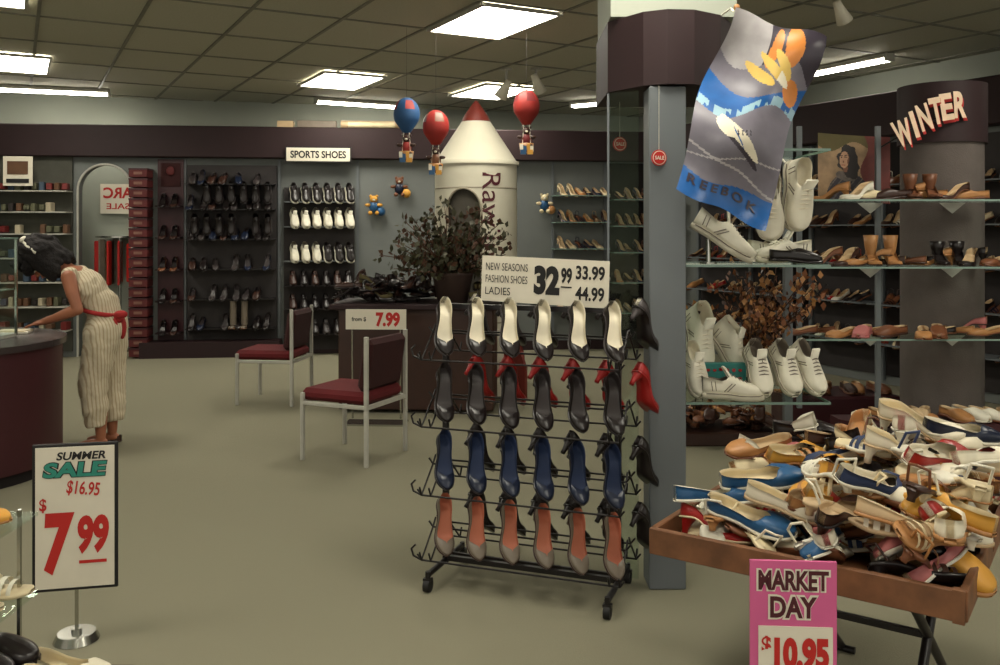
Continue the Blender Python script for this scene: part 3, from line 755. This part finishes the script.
for k,c,x,y,z_,yw,pt,rl in(('flat',(blue,cream,white),-.66,.36,.745,38,-8,15),('flat',(blue,white,white),-.78,.24,.69,45,0,-10),('flat',(blue,cream,white),-.62,.13,.675,-2,6,10),
    ('flat',(offw,cream,beige),-.50,.17,.725,15,10,5),('flat',(yellow,cream,tan),-.60,.58,.79,60,0,25),('moc',(yellow,tan,brown),-.44,.42,.785,100,5,10),('sandal',(white,white,white),-.42,.3,.81,130,0,0),
    ('flat',(red,offw,white),-.13,.5,.87,60,0,30),('sandal',(brown,tan,dkbrown),-.12,.26,.81,80,10,10),('flat',(dkblue,offw,white),-.27,.28,.81,50,10,20),('sandal',(offw,white,beige),-.3,.12,.74,10,5,0),('flat',(beige,cream,tan),-.15,.12,.745,15,10,-10),
    ('pump',(offw,cream,beige),-.22,.75,.90,20,0,20),('flat',(navy,offw,white),-.10,.82,.89,40,5,10),('moc',(black,dkgrey,black),-.62,.82,.81,30,0,0),('flat',(dkbrown,beige,black),-.5,.76,.82,50,0,0),('flat',(cream,tan,tan),-.38,.6,.85,-40,0,0),('sandal',(dkblue,offw,white),-.3,.5,.87,150,0,0),
    ('sandal',(white,white,cream),-.03,.38,.83,110,0,10),('flat',(offw,pinkm,white),-.02,.62,.85,70,0,-20),('moc',(offw,cream,tan),-.05,.16,.74,100,5,0)):
    place(m,k,c,(x,y,z_),D(yw),D(pt),D(rl),sc=1.14,center=True)
m.obj('sale_bin_of_bargain_shoes',BX)
# market day sign
m=MB(); m.box((0,0,0),(.222,.008,.37),pink,b=.001); 
text(m,'MARKET',paper,(0,-.0055,.135),.19,.060,offset=.10); text(m,'MARKET',ink_dred,(0,-.0065,.135),.18,.052,offset=.035)
text(m,'DAY',paper,(0,-.0055,.065),.13,.066,offset=.10); text(m,'DAY',ink_dred,(0,-.0065,.065),.12,.056,offset=.035)
m.box((0.005,-.005,-.080),(.19,.004,.19),paper); text(m,'$',ink_red,(-.07,-.0085,-.035),.025,.05,offset=.03); text(m,'10.95',ink_red,(0.02,-.0085,-.055),.14,.085,offset=.06); text(m,'ONE DAY',ink_black,(0.005,-.0085,-.135),.15,.03)
m.tube([(0,.012,.0),(0,.012,-.535)],.007,chrome); m.cyl((0,.012,-.551),(0,.012,-.535),.1,chrome,seg=24)
m.obj('market_day_sign',TR(.765,2.35,.552,D(-4)))

# ------------------------------------------------------------ left sale sign
m=MB(); m.box((0,0,0),(.31,.012,.57),ink_black,b=.003); m.box((0,-.008,0),(.285,.004,.545),paper)
text(m,'SUMMER',ink_black,(.025,-.0115,.238),.18,.032,offset=.03,shear=.2); text(m,'SALE',ink_black,(0,-.0115,.185),.23,.064,offset=.08,shear=.15); text(m,'SALE',ink_teal,(0,-.0125,.185),.225,.058,offset=.04,shear=.15)
text(m,'$16.95',ink_red,(.03,-.0115,.108),.12,.06,offset=.02,rot=-.14); text(m,'$',ink_red,(-.115,-.0115,.05),.026,.055,offset=.02)
text(m,'7',ink_red,(-.06,-.0115,-.10),.105,.24,offset=.045,shear=.05); text(m,'99',ink_red,(.065,-.0115,-.07),.115,.15,offset=.05,shear=.05); m.box((.065,-.0115,-.175),(.1,.001,.012),ink_red)
m.tube([(0,.014,-.2),(0,.014,-.46)],.007,chrome); m.cyl((0,.014,-.485),(0,.014,-.455),.085,chrome,r1=.07,seg=28); m.cyl((0,.014,-.455),(0,.014,-.44),.02,chrome)
m.obj('summer_sale_sign',TR(-1.65,3.5,.487,D(12)))

# ------------------------------------------------------------ counter
m=MB(); cxx,cyy=-3.78,5.9
def ell(k,a=.86,b=.8): return [(cxx+a*k*math.cos(t),cyy+b*k*math.sin(t)) for t in [2*math.pi*i/64 for i in range(64)]]
m.prism(ell(.97),.08,.84,maroon,smooth=True); m.prism(ell(.92),0,.08,dark,smooth=True); m.prism(ell(1.0),.84,.88,M('counter_top_dark',(54,46,46),.25),smooth=True)
m.obj('service_counter')
m=MB(); 
for x in(-4.05,-3.28):
    for y in(5.72,6.1): m.box((x,y,1.22),(.015,.015,.66),chrome)
m.box((-3.665,5.91,1.545),(.79,.4,.012),glass_e); m.box((-3.665,5.91,1.2),(.75,.36,.008),glass_e)
m.box((-3.665,5.715,1.22),(.77,.006,.64),glass); m.box((-3.275,5.91,1.22),(.006,.38,.64),glass); m.box((-3.665,5.91,.892),(.78,.39,.02),frame_w)
for i in range(6): m.box((-3.97+.12*i,5.92,1.26),(.08,.12,.1),random.choice(mut+[b_blue])); m.box((-3.97+.12*i,5.92,.95),(.08,.12,.1),random.choice(mut+[teal]))
m.obj('glass_counter_cabinet')
m=MB(); m.box((-3.42,6.28,.888),(.26,.2,.012),paper,rz=.3); m.box((-3.40,6.29,.897),(.2,.15,.008),cream,rz=.1); m.obj('paper_receipts')

# ------------------------------------------------------------ lower-left shelf unit
m=MB()
for z_ in(.765,.535,.36): m.box((-1.66,2.5,z_),(.60,.30,.010),glass); m.box((-1.66,2.348,z_),(.60,.004,.012),glass_e)
for p in((-1.41,2.36),(-1.41,2.64),(-1.94,2.36),(-1.94,2.64)): m.box((p[0],p[1],.39),(.010,.010,.78),chrome)
m.obj('glass_shoe_stand')
m=MB()
for i in range(3): place(m,'pump',(random.choice([yellow,tan]),cream,tan),(-1.68+.015*i,2.42+.08*i,.772),D(-8),0,sc=1.05)
for i in range(3): place(m,'sandal',(white,offw,cream),(-1.67+.02*i,2.42+.09*i,.542),D(-12+8*i),0,sc=1.05)
for i in range(3): place(m,'moc',(black,dkgrey,black),(-1.62+.02*i,2.42+.09*i,.367),D(-10),0,sc=1.05)
m.obj('shoes_on_glass_stand')
m=MB(); place(m,'flat',(offw,cream,cream),(-1.36,2.60,.325),D(-15),0,sc=1.1); place(m,'flat',(offw,cream,cream),(-1.33,2.50,.325),D(-12),0,sc=1.1); m.box((-1.20,2.54,.16),(.26,.24,.32),maroon,b=.01); m.obj('white_flats_on_block')

# ------------------------------------------------------------ woman
WX=TR(-2.98,6.66,0,D(8))
root=bpy.data.objects.new('woman_leaning_on_counter',None); bpy.context.scene.collection.objects.link(root); root.matrix_world=WX
def chain(m,pts,rad,mat,seg=14):
    for (a,b),(ra,rb) in zip(zip(pts[:-1],pts[1:]),zip(rad[:-1],rad[1:])): m.cyl(a,b,ra,mat,r1=rb,seg=seg)
    for p,r_ in zip(pts,rad): m.sph(p,r_,mat,seg=seg,rings=10)
b=MB()
Ry=lambda a:Matrix.Rotation(a,4,'Y')
b.sph((.06,0,.90),(.12,.165,.12),skin); b.sph((.02,0,1.04),(.10,.13,.14),skin,Rm=Ry(-.5)); b.sph((-.08,0,1.18),(.11,.155,.15),skin,Rm=Ry(-.85))
b.sph((-.15,0,1.26),(.08,.17,.08),skin)
chain(b,[(-.18,0,1.28),(-.235,0,1.33),(-.30,0,1.35)],[.062,.052,.052],skin)
for sy,el,wr in((-1,(-.06,-.245,1.03),(-.30,-.17,.945)),(1,(-.14,.24,1.04),(-.35,.15,.945))):
    sh=(-.15,sy*.165,1.26)
    chain(b,[sh,tuple((sh[i]+el[i])/2+(0,sy*.01,0)[i] for i in range(3)),el],[.052,.046,.036],skin)
    chain(b,[el,tuple(el[i]*.6+wr[i]*.4 for i in range(3)),wr],[.036,.036,.024],skin)
    w=Vector(wr); f_=Vector((-.92,-.1*sy,-.22)).normalized(); side=Vector((0,1,0)); pc=w+f_*.055
    q=f_.to_track_quat('X','Z').to_matrix().to_4x4()
    b.sph(pc,(.05,.038,.015),skin,Rm=q); b.cyl(w,pc,.024,skin,r1=.02)
    for k,(off,ln) in enumerate(((-.030,.058),(-.010,.070),(.011,.074),(.031,.066))):
        s0=w+f_*.085+side*off; sp=side*(off*.35)
        p1=s0+f_*ln*.42+sp*.4; p2=p1+(f_+Vector((0,0,-.25)))*ln*.33+sp*.3; p3=p2+(f_+Vector((0,0,-.5)))*ln*.25
        for p in(p1,p2,p3): p.z=max(p.z,.894)
        chain(b,[tuple(s0),tuple(p1),tuple(p2),tuple(p3)],[.0095,.0088,.008,.007],skin,seg=8)
    th0=w+f_*.03-side*sy*.03; th1=th0+f_*.035-side*sy*.025; th2=th1+f_*.03-side*sy*.008; th2.z=max(th2.z,.894)
    chain(b,[tuple(th0),tuple(th1),tuple(th2)],[.013,.0105,.009],skin,seg=8)
for sy,kx in((-1,0.0),(1,.03)):
    chain(b,[(.06,sy*.085,.86),(kx,sy*.09,.47),(kx+.05,sy*.09,.28),(kx+.05,sy*.09,.09)],[.088,.055,.052,.034],skin)
    chain(b,[(kx+.07,sy*.09,.045),(kx-.03,sy*.095,.04),(kx-.11,sy*.10,.028)],[.032,.034,.024],skin)
HX=Matrix.Translation((-.375,0,1.365))@Ry(D(-56))
hb=lambda c,r_:b.sph(c,r_,skin,X=HX,seg=20,rings=14)
hb((0.01,0,.025),(.095,.074,.095)); hb((-.03,0,-.045),(.062,.056,.066)); hb((-.065,0,-.085),(.024,.026,.02)); hb((-.098,0,-.01),(.016,.011,.026)); hb((-.106,0,-.024),(.014,.015,.011)); hb((-.088,0,-.052),(.012,.024,.007)); hb((-.086,0,-.064),(.012,.02,.007)); hb((-.075,0,.02),(.02,.05,.012))
for sy in(-1,1): hb((.005,sy*.076,-.01),(.018,.008,.03)); hb((-.06,sy*.035,-.03),(.02,.018,.02))
o=b.obj('body',parent=root)
md=o.modifiers.new('r','REMESH'); md.mode='VOXEL'; md.voxel_size=.0055; md.use_smooth_shade=True
md=o.modifiers.new('s','SMOOTH'); md.iterations=3; md.factor=.5
e=MB()
for sy in(-1,1):
    e.sph((-.082,sy*.03,.004),(.011,.014,.009),white,X=HX); e.sph((-.091,sy*.031,.004),(.004,.006,.006),black,X=HX); e.box((-.09,sy*.031,.026),(.008,.034,.005),hairm,X=HX,b=.001)
e.sph((-.098,0,-.058),(.005,.018,.008),pinkm,X=HX); e.obj('face_details',parent=root)
h=MB()
h.sph((.035,0,.05),(.125,.115,.125),hairm,X=HX,seg=24,rings=16)
for i in range(220):
    a=U(0,6.28);t=U(.0,1.9); v=Vector((math.sin(t)*math.cos(a)*.13,math.sin(t)*math.sin(a)*.125,math.cos(t)*.13))
    if v.x<-.05 and v.z<.06: continue
    h.sph((.035+v.x,v.y,.045+v.z),(U(.02,.04),U(.02,.04),U(.025,.05)),hairm,X=HX,seg=8,rings=6)
for i in range(150):
    a=U(-2.2,2.2); h.sph((.02+.12*math.cos(a)*U(.7,1.1),.115*math.sin(a),U(-.14,.02)),(.026,.026,.042),hairm,X=HX,seg=8,rings=6)
for i in range(80):
    h.sph((-.075+U(-.04,.02),U(-.09,.09),U(.03,.14)),(.028,.022,.032),hairm,X=HX,seg=8,rings=6)
o=h.obj('hair',parent=root); md=o.modifiers.new('r','REMESH'); md.mode='VOXEL'; md.voxel_size=.008; md.use_smooth_shade=True
k=MB(); k.tube([(.06,.14*math.cos(a),.04+.15*math.sin(a)) for a in [math.pi*i/14 for i in range(15)]],.016,white,X=HX); k.sph((.07,-.05,.19),(.03,.05,.022),white,X=HX); k.sph((.07,.05,.19),(.03,.05,.022),white,X=HX); k.obj('headband',parent=root)
cl=stripe_mat('striped_cotton',(168,150,124),(196,184,158),20)
c=MB()
c.sph((.065,0,.90),(.145,.19,.14),cl); c.sph((.03,0,1.04),(.125,.155,.15),cl,Rm=Ry(-.5)); c.sph((-.07,0,1.17),(.135,.178,.155),cl,Rm=Ry(-.85)); c.sph((-.13,0,1.25),(.09,.165,.075),cl)
for sy in(-1,1): c.sph((-.15,sy*.135,1.27),(.062,.05,.062),cl)
for sy,kx in((-1,-.02),(1,.05)):
    chain(c,[(.065,sy*.088,.86),(kx+.02,sy*.10,.50),(kx+.03,sy*.10,.30)],[.130,.100,.092],cl,seg=20)
    c.cyl((kx+.03,sy*.10,.32),(kx+.045,sy*.097,.17),.090,cl,r1=.070,seg=20)
o=c.obj('jumpsuit',parent=root); md=o.modifiers.new('r','REMESH'); md.mode='VOXEL'; md.voxel_size=.009; md.use_smooth_shade=True; md=o.modifiers.new('s','SMOOTH'); md.iterations=6
tx=bpy.data.textures.new('folds','CLOUDS'); tx.noise_scale=.09
md=o.modifiers.new('d','DISPLACE'); md.texture=tx; md.strength=.03; md.mid_level=.5
k=MB()
rs=M('red_sash',(152,34,34),.8)
k.tube([(.03+.140*math.cos(a),.172*math.sin(a),1.0-.03*math.cos(a)) for a in [2*math.pi*i/24 for i in range(25)]],.016,rs)
k.sph((.17,-.08,.96),(.04,.05,.045),rs); k.sph((.19,-.05,.88),(.03,.03,.085),rs); k.sph((.15,-.12,.88),(.03,.03,.08),rs); k.sph((.2,-.13,.985),(.05,.03,.03),rs)
k.obj('sash_bow',parent=root)
k=MB()
for sy,kx in((-1,0.0),(1,.03)): place(k,'flat',(dkbrown,dkbrown,dkbrown),(kx+.115,sy*.095,.0),D(180),0,sc=1.0)
k.obj('shoes',parent=root)

# ------------------------------------------------------------ world, camera
w=bpy.data.worlds.new('world'); bpy.context.scene.world=w; w.use_nodes=True
w.node_tree.nodes['Background'].inputs[0].default_value=(1,.95,.84,1); w.node_tree.nodes['Background'].inputs[1].default_value=1.1
cam=bpy.data.cameras.new('camera'); co=bpy.data.objects.new('camera',cam); bpy.context.scene.collection.objects.link(co)
co.location=(0,0,1.6); co.rotation_euler=(math.pi/2,0,0); cam.lens=32.4; cam.sensor_width=36; cam.shift_y=-.1025; cam.clip_start=.05
bpy.context.scene.camera=co
sc=bpy.context.scene
sc.view_settings.view_transform='Standard'; sc.view_settings.look='None'; sc.view_settings.exposure=0.0
